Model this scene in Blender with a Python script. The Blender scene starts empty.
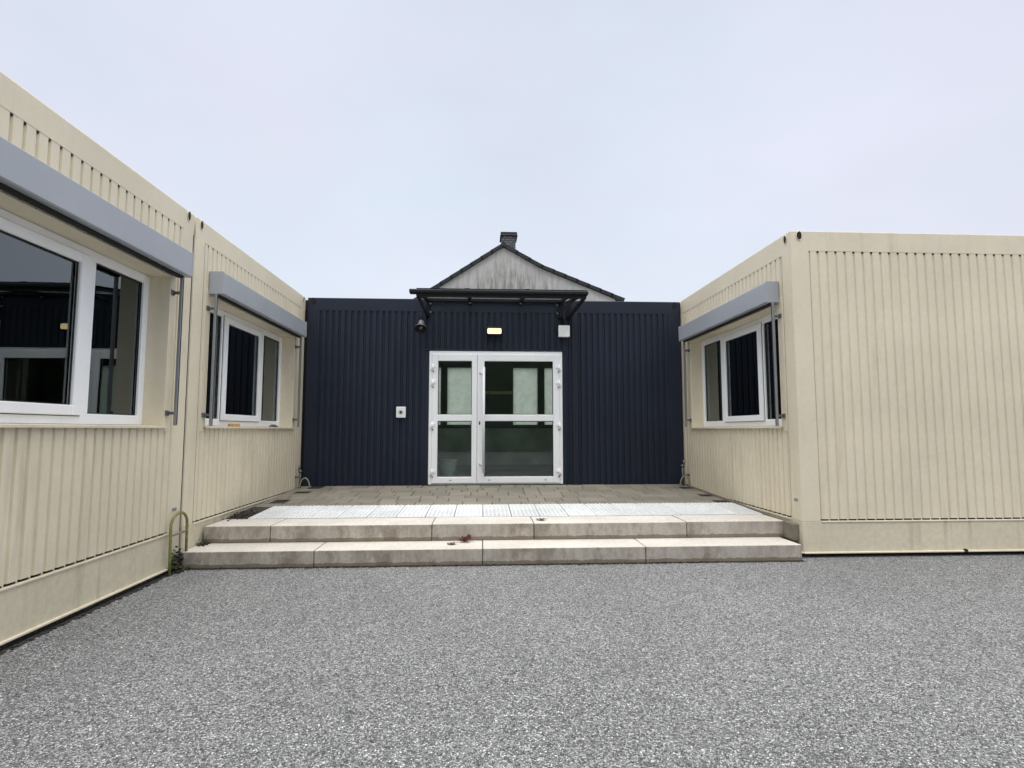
import bpy, bmesh, math, random
from mathutils import Vector, Matrix
random.seed(7)
R = math.radians
scene = bpy.context.scene
C = scene.collection

# ------------------------------------------------------------------ measures
WL, WR, FB, FR = -2.341, 2.716, 7.369, 4.647      # left wall x, right wall x, blue front y, beige front y
TOPL, TOPB, TOPR = 2.820, 2.822, 2.835
H1, H2 = .133, .265                               # step heights
Y1, Y2, Y3, Y4 = 4.528, 4.858, 5.235, 5.865
SL = (.353 - .261) / (FB - Y2)
def deck_z(y): return .261 + SL * (y - Y2)

# ------------------------------------------------------------------ materials
def nt(name):
    m = bpy.data.materials.new(name); m.use_nodes = True
    t = m.node_tree; b = t.nodes['Principled BSDF']
    return m, t, b
def N(t, kind, **kw):
    n = t.nodes.new(kind)
    for k, v in kw.items(): setattr(n, k, v)
    return n
def setin(n, **kw):
    for k, v in kw.items(): n.inputs[k.replace('_', ' ')].default_value = v
def math_node(t, op, a, b=None, clamp=False):
    n = N(t, 'ShaderNodeMath', operation=op, use_clamp=clamp)
    for i, v in enumerate((a, b)):
        if v is None: continue
        if isinstance(v, (int, float)): n.inputs[i].default_value = v
        else: t.links.new(v, n.inputs[i])
    return n.outputs[0]
def ramp(t, src, stops):
    r = N(t, 'ShaderNodeValToRGB'); e = r.color_ramp.elements
    while len(e) < len(stops): e.new(.5)
    for i, (p, c) in enumerate(stops):
        e[i].position = p
        e[i].color = (c, c, c, 1) if isinstance(c, (int, float)) else (*c, 1)
    t.links.new(src, r.inputs[0]); return r.outputs[0]
def noise(t, scale, stretch=(1, 1, 1), detail=4, rough=.55, coord='Object'):
    tc = N(t, 'ShaderNodeTexCoord'); mp = N(t, 'ShaderNodeMapping')
    mp.inputs['Scale'].default_value = stretch
    t.links.new(tc.outputs[coord], mp.inputs[0])
    n = N(t, 'ShaderNodeTexNoise'); setin(n, Scale=scale, Detail=detail, Roughness=rough)
    t.links.new(mp.outputs[0], n.inputs['Vector']); return n.outputs['Fac']
def mix(t, fac, a, b, mode='MIX'):
    n = N(t, 'ShaderNodeMix', data_type='RGBA', blend_type=mode)
    for s, v in ((0, fac), (6, a), (7, b)):
        if isinstance(v, (int, float)): n.inputs[s].default_value = v
        elif isinstance(v, tuple): n.inputs[s].default_value = (*v, 1)
        else: t.links.new(v, n.inputs[s])
    return n.outputs[2]
def bump(t, b, h, strength, dist=.002):
    n = N(t, 'ShaderNodeBump'); setin(n, Strength=strength, Distance=dist)
    t.links.new(h, n.inputs['Height']); t.links.new(n.outputs[0], b.inputs['Normal'])
def plain(name, col, rough=.5, metal=0., var=.06, scale=8, bmp=.1, bscale=120):
    m, t, b = nt(name)
    n = noise(t, scale); f = ramp(t, n, [(.3, 1 - var), (.7, 1 + var)])
    t.links.new(mix(t, 1., col, f, 'MULTIPLY'), b.inputs['Base Color'])
    setin(b, Roughness=rough, Metallic=metal)
    if bmp: bump(t, b, noise(t, bscale, detail=2), bmp)
    return m
def paint(name, col, dirt_col, rough=.5, speck=.5, streak=.5, low=0., patch=.05, spec=.5):
    """painted steel sheet: soft patches, rain streaks, little specks and chips"""
    m, t, b = nt(name)
    c = mix(t, 1., col, ramp(t, noise(t, 1.3, detail=5), [(.3, 1 - patch), (.7, 1 + patch)]), 'MULTIPLY')
    s = ramp(t, noise(t, 9, (1, 1, .07), 5, .65), [(.52, 0.), (.78, 1.)])
    s2 = ramp(t, noise(t, .8, detail=3), [(.42, 0.), (.62, 1.)])
    c = mix(t, math_node(t, 'MULTIPLY', math_node(t, 'MULTIPLY', s, s2), .45 * streak), c, dirt_col)
    d = ramp(t, noise(t, 55, detail=3, rough=.7), [(.70, 0.), (.76, 1.)])
    c = mix(t, math_node(t, 'MULTIPLY', d, .55 * speck), c, dirt_col)
    g = ramp(t, noise(t, 22, detail=6, rough=.75), [(.40, 0.), (.8, 1.)])
    c = mix(t, math_node(t, 'MULTIPLY', g, .22 * speck + low), c, dirt_col)
    t.links.new(c, b.inputs['Base Color'])
    b.inputs['Specular IOR Level'].default_value = spec
    rr = ramp(t, noise(t, 6, detail=4), [(.3, rough - .08), (.7, rough + .1)])
    t.links.new(rr, b.inputs['Roughness'])
    h = math_node(t, 'ADD', noise(t, 3.5, (1, 1, .5), 2), math_node(t, 'MULTIPLY', noise(t, 300, detail=1), .02))
    bump(t, b, h, .22, .012)
    return m

BEIGE = (.72, .650, .505)
M = {}
M['beige'] = paint('beige_painted_steel', BEIGE, (.30, .25, .17), .5, .6, 1., 0., .07)
M['beige_base'] = paint('beige_weathered_steel', (.66, .60, .46), (.20, .17, .12), .6, 1., 1.9, .09)
M['blue'] = paint('dark_blue_painted_steel', (.0115, .0170, .0320), (.035, .042, .06), .5, .2, .6, 0., .16, .3)
M['dark'] = plain('dark_gap_shade_and_parts', (.012, .012, .013), .9, bmp=0)  # near-black in place of shade in gaps and holes, also for dark parts
M['black_steel'] = paint('black_powder_coated_steel', (.006, .0075, .013), (.03, .03, .03), .5, .2, .3, 0., .05, .25)
M['upvc'] = paint('white_plastic_profile', (.89, .905, .93), (.45, .44, .42), .38, .2, .25, 0., .02)
M['gasket'] = plain('black_gasket', (.012, .012, .012), .6, bmp=0)
M['shutter'] = paint('grey_aluminium_shutter', (.37, .395, .44), (.2, .2, .2), .36, .35, .3, 0., .05)
M['alu'] = plain('grey_aluminium', (.28, .29, .31), .4, .5)
M['steel'] = plain('galvanised_steel', (.17, .175, .18), .5, .6)
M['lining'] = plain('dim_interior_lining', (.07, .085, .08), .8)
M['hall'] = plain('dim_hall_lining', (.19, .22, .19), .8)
M['hall_floor'] = plain('grey_green_hall_floor', (.42, .45, .42), .3)
M['pale_green'] = plain('pale_grey_green', (.58, .63, .57), .6, var=.25, scale=3)  # kept pale to lighten what shows through the lower door panes
M['curtain'] = plain('olive_grey_curtain_cloth', (.46, .44, .31), .9, bmp=.3, bscale=400)
M['curtain_brown'] = plain('dark_brown_grey_curtain_cloth', (.10, .09, .07), .9, bmp=.3, bscale=400)
M['white_box'] = plain('white_plastic_box', (.88, .92, .90), .4)
M['white'] = plain('white_plate', (.82, .83, .85), .35)
M['horn'] = plain('grey_horn_plastic', (.12, .125, .14), .45)
M['wood'] = plain('raw_wood', (.50, .30, .12), .7, var=.25, scale=30)
M['soil'] = plain('dark_soil', (.035, .03, .025), .95, var=.5, scale=25, bmp=1, bscale=60)
M['moss'] = plain('moss', (.055, .07, .02), .9, var=.4, scale=60)
M['leaf'] = plain('red_brown_leaf', (.10, .02, .018), .6, var=.35, scale=60)
M['leaf2'] = plain('dull_brown_leaf', (.10, .07, .055), .7, var=.3, scale=60)
M['hose'] = plain('yellow_green_hose', (.20, .20, .065), .5, var=.3, scale=30)
M['hose_grey'] = plain('grey_green_hose', (.28, .30, .22), .5, var=.25, scale=30)
M['yellow'] = plain('ochre_rail', (.85, .78, .42), .5)
M['slate'] = None

def glass(name, tint=(.62, .70, .68), rough=0., ior=2.15):
    m, t, b = nt(name); t.nodes.remove(b)
    out = t.nodes['Material Output']
    tr = N(t, 'ShaderNodeBsdfTransparent'); tr.inputs[0].default_value = (*tint, 1)
    gl = N(t, 'ShaderNodeBsdfGlossy'); gl.inputs['Color'].default_value = (.90, .98, 1, 1); gl.inputs['Roughness'].default_value = rough
    fr = N(t, 'ShaderNodeFresnel'); fr.inputs['IOR'].default_value = ior
    bp = N(t, 'ShaderNodeBump'); setin(bp, Strength=.15, Distance=.004)
    t.links.new(noise(t, 1.6, detail=1), bp.inputs['Height'])
    t.links.new(bp.outputs[0], gl.inputs['Normal'])
    mx = N(t, 'ShaderNodeMixShader')
    t.links.new(fr.outputs[0], mx.inputs[0]); t.links.new(tr.outputs[0], mx.inputs[1]); t.links.new(gl.outputs[0], mx.inputs[2])
    t.links.new(mx.outputs[0], out.inputs[0]); return m
M['glass'] = glass('window_glass')
M['glass_door'] = glass('door_glass', (.95, .985, .95), 0., 1.5)
M['glass_roof'] = glass('canopy_glass', (.96, .97, .97), 0., 1.25)

def emit(name, col, s):
    m, t, b = nt(name)
    b.inputs['Base Color'].default_value = (*col, 1); b.inputs['Emission Color'].default_value = (*col, 1)
    n = ramp(t, noise(t, 30, detail=1), [(.3, s * .9), (.7, s * 1.05)])
    t.links.new(n, b.inputs['Emission Strength']); return m
M['lamp'] = emit('lit_lamp_glass', (1., .74, .37), 1.7)

def frosted():
    m, t, b = nt('frosted_green_pane'); t.nodes.remove(b)
    out = t.nodes['Material Output']
    tr = N(t, 'ShaderNodeBsdfTranslucent'); df = N(t, 'ShaderNodeBsdfDiffuse'); mx = N(t, 'ShaderNodeMixShader')
    f = ramp(t, noise(t, 14, detail=5, rough=.7), [(.3, (.76, .82, .76)), (.7, (.98, 1., .96))])
    t.links.new(f, tr.inputs[0]); t.links.new(f, df.inputs[0]); mx.inputs[0].default_value = .12
    t.links.new(tr.outputs[0], mx.inputs[1]); t.links.new(df.outputs[0], mx.inputs[2]); t.links.new(mx.outputs[0], out.inputs[0])
    return m
M['frosted'] = frosted()

def stone(name, col, top=None):
    """pale cast stone, whole risers toned darker, with stains along their foot"""
    m, t, b = nt(name)
    c = mix(t, 1., col, ramp(t, noise(t, 2.2, detail=6, rough=.65), [(.3, .86), (.7, 1.1)]), 'MULTIPLY')
    c = mix(t, 1., c, ramp(t, noise(t, 40, detail=4, rough=.7), [(.35, .86), (.65, 1.08)]), 'MULTIPLY')
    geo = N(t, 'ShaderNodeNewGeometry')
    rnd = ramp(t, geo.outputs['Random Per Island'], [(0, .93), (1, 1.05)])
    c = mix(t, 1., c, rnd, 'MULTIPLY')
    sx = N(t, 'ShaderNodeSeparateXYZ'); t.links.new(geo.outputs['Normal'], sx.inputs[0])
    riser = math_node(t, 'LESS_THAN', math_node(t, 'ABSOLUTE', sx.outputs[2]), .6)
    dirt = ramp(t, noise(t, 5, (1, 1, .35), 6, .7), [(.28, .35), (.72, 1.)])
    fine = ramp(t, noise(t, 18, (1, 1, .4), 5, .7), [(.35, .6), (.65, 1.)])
    f = math_node(t, 'MULTIPLY', riser, math_node(t, 'MULTIPLY', math_node(t, 'MULTIPLY', dirt, fine), .9))  # riser faces toned darker than the tops, unevenly
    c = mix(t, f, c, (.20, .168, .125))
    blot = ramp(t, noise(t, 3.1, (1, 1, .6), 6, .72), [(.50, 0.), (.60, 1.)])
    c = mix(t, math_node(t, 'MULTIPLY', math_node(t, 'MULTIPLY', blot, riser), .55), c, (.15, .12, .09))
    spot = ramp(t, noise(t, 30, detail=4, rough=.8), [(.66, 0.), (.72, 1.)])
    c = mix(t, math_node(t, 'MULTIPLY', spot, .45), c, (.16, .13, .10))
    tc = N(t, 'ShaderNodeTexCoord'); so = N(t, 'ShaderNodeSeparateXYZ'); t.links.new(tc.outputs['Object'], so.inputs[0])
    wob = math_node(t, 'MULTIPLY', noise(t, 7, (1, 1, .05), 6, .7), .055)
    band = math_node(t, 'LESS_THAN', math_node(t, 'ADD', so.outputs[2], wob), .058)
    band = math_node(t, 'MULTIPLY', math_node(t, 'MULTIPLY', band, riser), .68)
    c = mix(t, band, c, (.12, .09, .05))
    t.links.new(c, b.inputs['Base Color']); setin(b, Roughness=.8)
    bump(t, b, math_node(t, 'ADD', noise(t, 160, detail=4, rough=.7), noise(t, 25, detail=3)), .35, .002)
    return m
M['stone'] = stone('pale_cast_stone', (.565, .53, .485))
M['kerb'] = plain('taupe_kerb_stone', (.20, .175, .135), .85, var=.2, scale=15, bmp=.5)

def island(name, c0, c1, rough=.8, fine=.15, stain=None):
    m, t, b = nt(name)
    geo = N(t, 'ShaderNodeNewGeometry')
    c = ramp(t, geo.outputs['Random Per Island'], [(0, c0), (1, c1)])
    c = mix(t, 1., c, ramp(t, noise(t, 90, detail=4, rough=.7), [(.35, 1 - fine), (.65, 1 + fine)]), 'MULTIPLY')
    c = mix(t, 1., c, ramp(t, noise(t, 1.7, detail=5), [(.3, .86), (.7, 1.12)]), 'MULTIPLY')
    if stain:
        s = ramp(t, noise(t, 11, detail=6, rough=.75), [(.60, 0.), (.70, 1.)])
        c = mix(t, math_node(t, 'MULTIPLY', s, .55), c, stain)
    t.links.new(c, b.inputs['Base Color']); setin(b, Roughness=rough)
    bump(t, b, noise(t, 220, detail=3, rough=.7), .4, .002)
    return m
M['paver'] = island('brown_grey_concrete_paver', (.165, .150, .122), (.225, .205, .170))
M['tactile'] = island('white_tactile_tile', (.58, .60, .615), (.68, .70, .715), .6, .05, (.42, .42, .40))

def gravel():
    m, t, b = nt('grey_bound_stone_chippings')
    tc = N(t, 'ShaderNodeTexCoord')
    dn = N(t, 'ShaderNodeTexNoise'); setin(dn, Scale=60., Detail=2.); t.links.new(tc.outputs['Object'], dn.inputs['Vector'])
    dm = N(t, 'ShaderNodeVectorMath', operation='MULTIPLY_ADD'); dm.inputs[1].default_value = (.012, .012, 0)
    t.links.new(dn.outputs['Color'], dm.inputs[0]); t.links.new(tc.outputs['Object'], dm.inputs[2])
    v = N(t, 'ShaderNodeTexVoronoi', feature='F1'); setin(v, Scale=145., Randomness=1.)
    e = N(t, 'ShaderNodeTexVoronoi', feature='DISTANCE_TO_EDGE'); setin(e, Scale=145., Randomness=1.)
    v2 = N(t, 'ShaderNodeTexVoronoi', feature='F1'); setin(v2, Scale=300., Randomness=1.)
    for q in (v, e, v2): t.links.new(dm.outputs[0], q.inputs['Vector'])
    s = N(t, 'ShaderNodeSeparateColor'); t.links.new(v.outputs['Color'], s.inputs[0])
    s2 = N(t, 'ShaderNodeSeparateColor'); t.links.new(v2.outputs['Color'], s2.inputs[0])
    g = ramp(t, s.outputs[0], [(0, (.085, .087, .091)), (.3, (.255, .26, .268)), (.72, (.395, .401, .412)), (1, (.68, .69, .70))])
    g2 = ramp(t, s2.outputs[1], [(0, .5), (1, 1.45)])
    c = mix(t, 1., g, g2, 'MULTIPLY')
    gap = ramp(t, e.outputs['Distance'], [(.02, .4), (.12, 1.)])
    c = mix(t, 1., c, gap, 'MULTIPLY')
    c = mix(t, 1., c, ramp(t, noise(t, .9, detail=5, rough=.6), [(.3, .9), (.7, 1.12)]), 'MULTIPLY')
    # a slightly earthy, damp strip close to the steps and walls is left to the soil objects
    t.links.new(c, b.inputs['Base Color']); setin(b, Roughness=.75)
    h = math_node(t, 'ADD', math_node(t, 'MULTIPLY', s.outputs[1], .6), ramp(t, e.outputs['Distance'], [(.0, 0.), (.2, 1.)]))
    bump(t, b, h, .9, .005)
    return m
M['gravel'] = gravel()

def gable():
    m, t, b = nt('streaked_render_gable')
    tc = N(t, 'ShaderNodeTexCoord'); s = N(t, 'ShaderNodeSeparateXYZ'); t.links.new(tc.outputs['Object'], s.inputs[0])
    X, Z = s.outputs[0], s.outputs[2]           # object origin under the ridge at ground level
    dl = math_node(t, 'SUBTRACT', math_node(t, 'ADD', math_node(t, 'MULTIPLY', X, .66), 5.80), Z)
    dr = math_node(t, 'SUBTRACT', math_node(t, 'ADD', math_node(t, 'MULTIPLY', X, -.50), 5.80), Z)
    d = math_node(t, 'MINIMUM', dl, dr)
    wet = ramp(t, math_node(t, 'ADD', d, math_node(t, 'MULTIPLY', noise(t, 9, (1, 1, .12), 5, .7), .7)), [(.38, 0.), (1., 1.)])
    st = ramp(t, noise(t, 13, (1, 1, .14), 6, .72), [(.36, 0.), (.62, 1.)])
    c = mix(t, 1., (.60, .595, .57), ramp(t, noise(t, 30, detail=4), [(.3, .92), (.7, 1.06)]), 'MULTIPLY')
    c = mix(t, math_node(t, 'MULTIPLY', math_node(t, 'MULTIPLY', st, wet), .95), c, (.13, .13, .125))
    c = mix(t, math_node(t, 'MULTIPLY', wet, .35), c, (.33, .33, .315))
    t.links.new(c, b.inputs['Base Color']); setin(b, Roughness=.9)
    bump(t, b, noise(t, 60, detail=4), .5, .01)
    return m
M['gable'] = gable()
M['rooftile'] = plain('dark_roof_tile', (.011, .012, .014), .6, var=.3, scale=6)
def slate():
    m, t, b = nt('slate_shingles')
    tc = N(t, 'ShaderNodeTexCoord'); mp = N(t, 'ShaderNodeMapping'); mp.inputs['Rotation'].default_value = (R(90), 0, 0)
    t.links.new(tc.outputs['Object'], mp.inputs[0])
    br = N(t, 'ShaderNodeTexBrick'); setin(br, Scale=1., Color1=(.09, .10, .115, 1), Color2=(.15, .165, .18, 1), Mortar=(.02, .02, .022, 1))
    setin(br, Mortar_Size=.012, Brick_Width=.14, Row_Height=.062)
    t.links.new(mp.outputs[0], br.inputs['Vector']); t.links.new(br.outputs['Color'], b.inputs['Base Color'])
    setin(b, Roughness=.55); return m
M['slate'] = slate()

# ------------------------------------------------------------------ mesh helpers
class Fr:
    """local frame on a wall: s along the wall, d outwards, z up"""
    def __init__(s, o, S, Nn): s.o = Vector(o); s.S = Vector(S); s.N = Vector(Nn)
    def __call__(s, a, d, z): return s.o + s.S * a + s.N * d + Vector((0, 0, z))
WORLD = Fr((0, 0, 0), (1, 0, 0), (0, 1, 0))
LEFT = Fr((WL, 0, 0), (0, 1, 0), (1, 0, 0))
RIGHT = Fr((WR, 0, 0), (0, 1, 0), (-1, 0, 0))
BLUE = Fr((0, FB, 0), (1, 0, 0), (0, -1, 0))
FRONT = Fr((0, FR, 0), (1, 0, 0), (0, -1, 0))

class MB:
    def __init__(s): s.bm = bmesh.new()
    def box(s, fr, a, d, z, bev=0., seg=1, only=None):
        t = bmesh.new(); bmesh.ops.create_cube(t, size=1)
        for v in t.verts:
            v.co = fr(a[0] if v.co.x < 0 else a[1], d[0] if v.co.y < 0 else d[1], z[0] if v.co.z < 0 else z[1])
        bmesh.ops.recalc_face_normals(t, faces=t.faces)
        ed = list(t.edges)
        if only == 'vertical': ed = [e for e in ed if abs(e.verts[0].co.z - e.verts[1].co.z) > 1e-5]
        if only == 'top': ed = [e for e in ed if min(e.verts[0].co.z, e.verts[1].co.z) > min(z) + 1e-5 or (abs(e.verts[0].co.z - e.verts[1].co.z) > 1e-5 and False)]
        if bev: bmesh.ops.bevel(t, geom=ed, offset=bev, segments=seg, affect='EDGES', profile=.5)
        s.add(t); return s
    def add(s, t):
        me = bpy.data.meshes.new('t'); t.to_mesh(me); t.free(); s.bm.from_mesh(me); bpy.data.meshes.remove(me)
    def quad(s, *p):
        s.bm.faces.new([s.bm.verts.new(q) for q in p])
    def tube(s, pts, r, n=10, cap=True):
        pts = [Vector(p) for p in pts]; rings = []; up = None
        rr = r if isinstance(r, (list, tuple)) else [r] * len(pts)
        for i, p in enumerate(pts):
            d = (pts[min(i + 1, len(pts) - 1)] - pts[max(i - 1, 0)]).normalized()
            if up is None: up = d.orthogonal().normalized()
            up = (up - d * up.dot(d)).normalized(); w = d.cross(up)
            rings.append([s.bm.verts.new(p + (up * math.cos(2 * math.pi * k / n) + w * math.sin(2 * math.pi * k / n)) * rr[i]) for k in range(n)])
        for A, B in zip(rings, rings[1:]):
            for k in range(n): s.bm.faces.new((A[k], A[(k + 1) % n], B[(k + 1) % n], B[k])).smooth = True
        if cap: s.bm.faces.new(rings[0][::-1]); s.bm.faces.new(rings[-1])
        return s
    def prism(s, poly, off):
        """closed polygon (3-D points) extruded by a vector"""
        off = Vector(off)
        t = bmesh.new()
        A = [t.verts.new(Vector(p)) for p in poly]; B = [t.verts.new(Vector(p) + off) for p in poly]
        t.faces.new(A); t.faces.new(B[::-1]); k = len(poly)
        for i in range(k): t.faces.new((A[i], B[i], B[(i + 1) % k], A[(i + 1) % k]))
        bmesh.ops.recalc_face_normals(t, faces=t.faces); s.add(t); return s
    def build(s, name, mat, parent=None):
        me = bpy.data.meshes.new(name); s.bm.to_mesh(me); s.bm.free(); me.materials.append(M[mat])
        o = bpy.data.objects.new(name, me); C.objects.link(o)
        if parent is not None:
            root = parent
            while root.parent: root = root.parent
            me.transform(Matrix.Translation(-root.location)); o.parent = parent
        return o
def each(name, mat, parent, fr, boxes, bev=0., seg=1, only=None):
    out = []
    for (a, d, z) in boxes:
        out.append(MB().box(fr, a, d, z, bev, seg, only).build(name, mat, parent))
    return out
def tag(o, label, cat, group=None, kind=None):
    if label: o['label'] = label
    if cat: o['category'] = cat
    if group: o['group'] = group
    if kind: o['kind'] = kind
    return o
def thing(name, label, cat, loc, group=None):
    o = bpy.data.objects.new(name, None); C.objects.link(o); o.location = loc
    return tag(o, label, cat, group)
def rebase(o, loc):
    o.data.transform(Matrix.Translation(-Vector(loc))); o.location = loc; return o

# ------------------------------------------------------------------ ribbed sheet
PITCH = .082
def profile(s0, s1, dep=.014, shift=0., crown=-.002, shape=(.0595, .0655, .076)):
    pts = []; k = math.floor((s0 - shift) / PITCH) - 1
    while shift + k * PITCH < s1 + PITCH:
        b = shift + k * PITCH
        pts += [(b, crown), (b + shape[0], crown), (b + shape[1], crown - dep), (b + shape[2], crown - dep)]; k += 1
    def at(s):
        for (a, da), (b, db) in zip(pts, pts[1:]):
            if a <= s <= b: return da + (db - da) * (s - a) / (b - a)
    return [(s0, at(s0))] + [p for p in pts if s0 + 1e-4 < p[0] < s1 - 1e-4] + [(s1, at(s1))]
def ribs(mb, fr, s0, s1, z0, z1, shift=0., dep=.014, foot=0., shape=(.0595, .0655, .076)):
    pr = profile(s0, s1, dep, shift, shape=shape)
    for (a, da), (b, db) in zip(pr, pr[1:]):
        zz = z0 - foot if (foot and max(da, db) < -.002 - dep * .9) else z0
        q = [fr(a, da, zz), fr(b, db, zz), fr(b, db, z1), fr(a, da, z1)]
        n = (q[1] - q[0]).cross(q[3] - q[0])
        if n.dot(fr.N) < 0: q.reverse()
        mb.quad(*q)

def hole_shade_disc(parent, fr, s, z):
    mb = MB()
    ring = [fr(s + .021 * math.cos(t), .0, z + .034 * math.sin(t)) for t in [2 * math.pi * i / 20 for i in range(20)]]
    mb.prism(ring, fr.N * .0025); mb.build('hole_shade_disc', 'dark', parent)  # flat dark disc, the shade of the hole put into its colour
    mb = MB()
    out = [fr(s + .026 * math.cos(t), .003, z + .040 * math.sin(t)) for t in [2 * math.pi * i / 20 for i in range(21)]]
    mb.tube(out, .0035, 6, False); mb.build('hole_rim', 'beige' if fr is not BLUE else 'black_steel', parent)

# ------------------------------------------------------------------ windows
def window(root, fr, s0, far, drape, tilt=0.):
    """three-part window between s0 and s0+2.16; far=+1"""
    s1 = s0 + 2.16; z0, z1 = 1.108, 2.225; D = -.15
    # reveal and outer trim
    each('window_reveal', 'beige', root, fr, [((s0 - .012, s0), (-.215, .004), (z0 - .01, z1 + .012)), ((s1, s1 + .012), (-.215, .004), (z0 - .01, z1 + .012)), ((s0 + .0005, s1 - .0005), (-.215, .003), (z1, z1 + .012))], .002)
    each('window_trim', 'beige', root, fr, [((s0 - .085, s0 - .0125), (-.02, .001), (z0 - .045, z1 + .05)), ((s1 + .0125, s1 + .085), (-.02, .001), (z0 - .045, z1 + .05))], .002)
    w = MB()
    for a in ((s0, s0 + .06), (s1 - .06, s1)): w.box(fr, a, (D - .07, D), (z0 + .004, z1 - .002), .004)
    w.box(fr, (s0 + .06, s1 - .06), (D - .07, D), (z0 + .004, z0 + .072), .004)
    w.box(fr, (s0 + .06, s1 - .06), (D - .07, D), (z1 - .065, z1 - .002), .004)
    m0, m1 = s0 + .57, s1 - .57
    for a in ((m0, m0 + .04), (m1 - .09, m1)): w.box(fr, a, (D - .07, D - .001), (z0 + .072, z1 - .065), .004)
    win = w.build('window', 'upvc', root)
    sm = MB(); a0, a1 = m0 + .022, m1 - .078; b0, b1 = z0 + .058, z1 - .052
    sm.box(fr, (a0, a0 + .078), (D - .05, D + .018), (b0, b1), .006)
    sm.box(fr, (a1 - .078, a1), (D - .05, D + .018), (b0, b1), .006)
    sm.box(fr, (a0 + .078, a1 - .078), (D - .05, D + .018), (b0, b0 + .062), .006)
    sm.box(fr, (a0 + .078, a1 - .078), (D - .05, D + .018), (b1 - .062, b1), .006)
    sh = sm.build('sash', 'upvc', win)
    sg = MB(); e_ = .005
    for a, z in (((a0 - e_, a0), (b0 - e_, b1 + e_)), ((a1, a1 + e_), (b0 - e_, b1 + e_)), ((a0, a1), (b0 - e_, b0)), ((a0, a1), (b1, b1 + e_))):
        sg.box(fr, a, (D - .01, D + .002), z)
    sg.build('sash_seal', 'gasket', win)
    gk = MB()
    panes = [(s0 + .06, m0, z0 + .072, z1 - .065, D - .022), (a0 + .078, a1 - .078, b0 + .062, b1 - .062, D - .006), (m1, s1 - .06, z0 + .072, z1 - .065, D - .022)]
    for (p, q, u, v, d) in panes:
        for a, z in (((p, p + .007), (u, v)), ((q - .007, q), (u, v)), ((p + .007, q - .007), (u, u + .007)), ((p + .007, q - .007), (v - .007, v))):
            gk.box(fr, a, (d - .004, d + .004), z)
    gk.build('gasket', 'gasket', win)
    for i, (p, q, u, v, d) in enumerate(panes):
        g = MB()
        k = math.tan(R(tilt)) * (q - p) / 2 if i == 1 else 0
        P = [fr(p + .007, d - .006 - k, u + .007), fr(q - .007, d - .006 + k, u + .007), fr(q - .007, d - .006 + k, v - .007), fr(p + .007, d - .006 - k, v - .007)]
        g.prism(P, fr.N * -.006); g.build('window_pane', 'glass', win)
    sl = MB()
    sl.prism([fr(s0 - .03, .024, z0 - .004), fr(s0 - .03, .024, z0 - .018), fr(s0 - .03, .019, z0 - .018), fr(s0 - .03, .019, z0 - .007), fr(s0 - .03, -.15, z0 + .000), fr(s0 - .03, -.15, z0 + .004)], fr.S * 2.22)
    sl.build('window_sill', 'beige', root)
    # shutter box and guide rails
    b = MB(); q0, q1 = s0 - .035, s0 + 2.225
    b.prism([fr(q0, .004, 2.24), fr(q0, .112, 2.24), fr(q0, .122, 2.246), fr(q0, .122, 2.424), fr(q0, .112, 2.432), fr(q0, .004, 2.432)], fr.S * (q1 - q0))
    sb = b.build('shutter_box', 'shutter', root)
    each('end_cap', 'shutter', sb, fr, [((q0 - .004, q0), (.004, .124), (2.238, 2.434)), ((q1, q1 + .004), (.004, .124), (2.238, 2.434))], .001)
    sd = MB(); sd.box(fr, (q0 + .03, q1 - .03), (.035, .075), (2.226, 2.2395)); sd.build('shutter_slat', 'dark', sb)
    for a in (s0 - .03, s1 + .042):
        g = MB()
        g.box(fr, (a - .012, a + .012), (.052, .074), (1.11, 2.24), .003)
        rl = g.build('guide_rail', 'alu', sb)
        for z in (1.19, 2.10):
            k = MB(); k.box(fr, (a - .008, a + .008), (.002, .052), (z, z + .022), .002)
            k.box(fr, (a - .036, a + .012), (.002, .010), (z - .008, z + .03), .001)
            k.build('rail_bracket', 'steel', rl)
        gg = MB(); gg.box(fr, (a - .004, a + .004), (.0742, .0755), (1.12, 2.22)); gg.build('guide_slot', 'gasket', rl)
    return win

def curtain(label, fr, s0, s1, mat, d=-.36, z=(1.02, 2.36)):
    mb = MB(); n = max(16, int((s1 - s0) / .008)); prev = None
    for i in range(n + 1):
        s = s0 + (s1 - s0) * i / n
        dd = d + .022 * math.sin(i * .62) + .008 * math.sin(i * 1.7)
        cur = (fr(s, dd, z[0]), fr(s, dd, z[1]))
        if prev: mb.quad(prev[0], cur[0], cur[1], prev[1])
        prev = cur
    o = mb.build('curtain', mat); bmesh_smooth(o)
    md = o.modifiers.new('thick', 'SOLIDIFY'); md.thickness = .004
    rebase(o, fr((s0 + s1) / 2, d, z[0])); tag(o, label, 'curtain', 'curtains behind the windows')
def bmesh_smooth(o):
    for p in o.data.polygons: p.use_smooth = True

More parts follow.
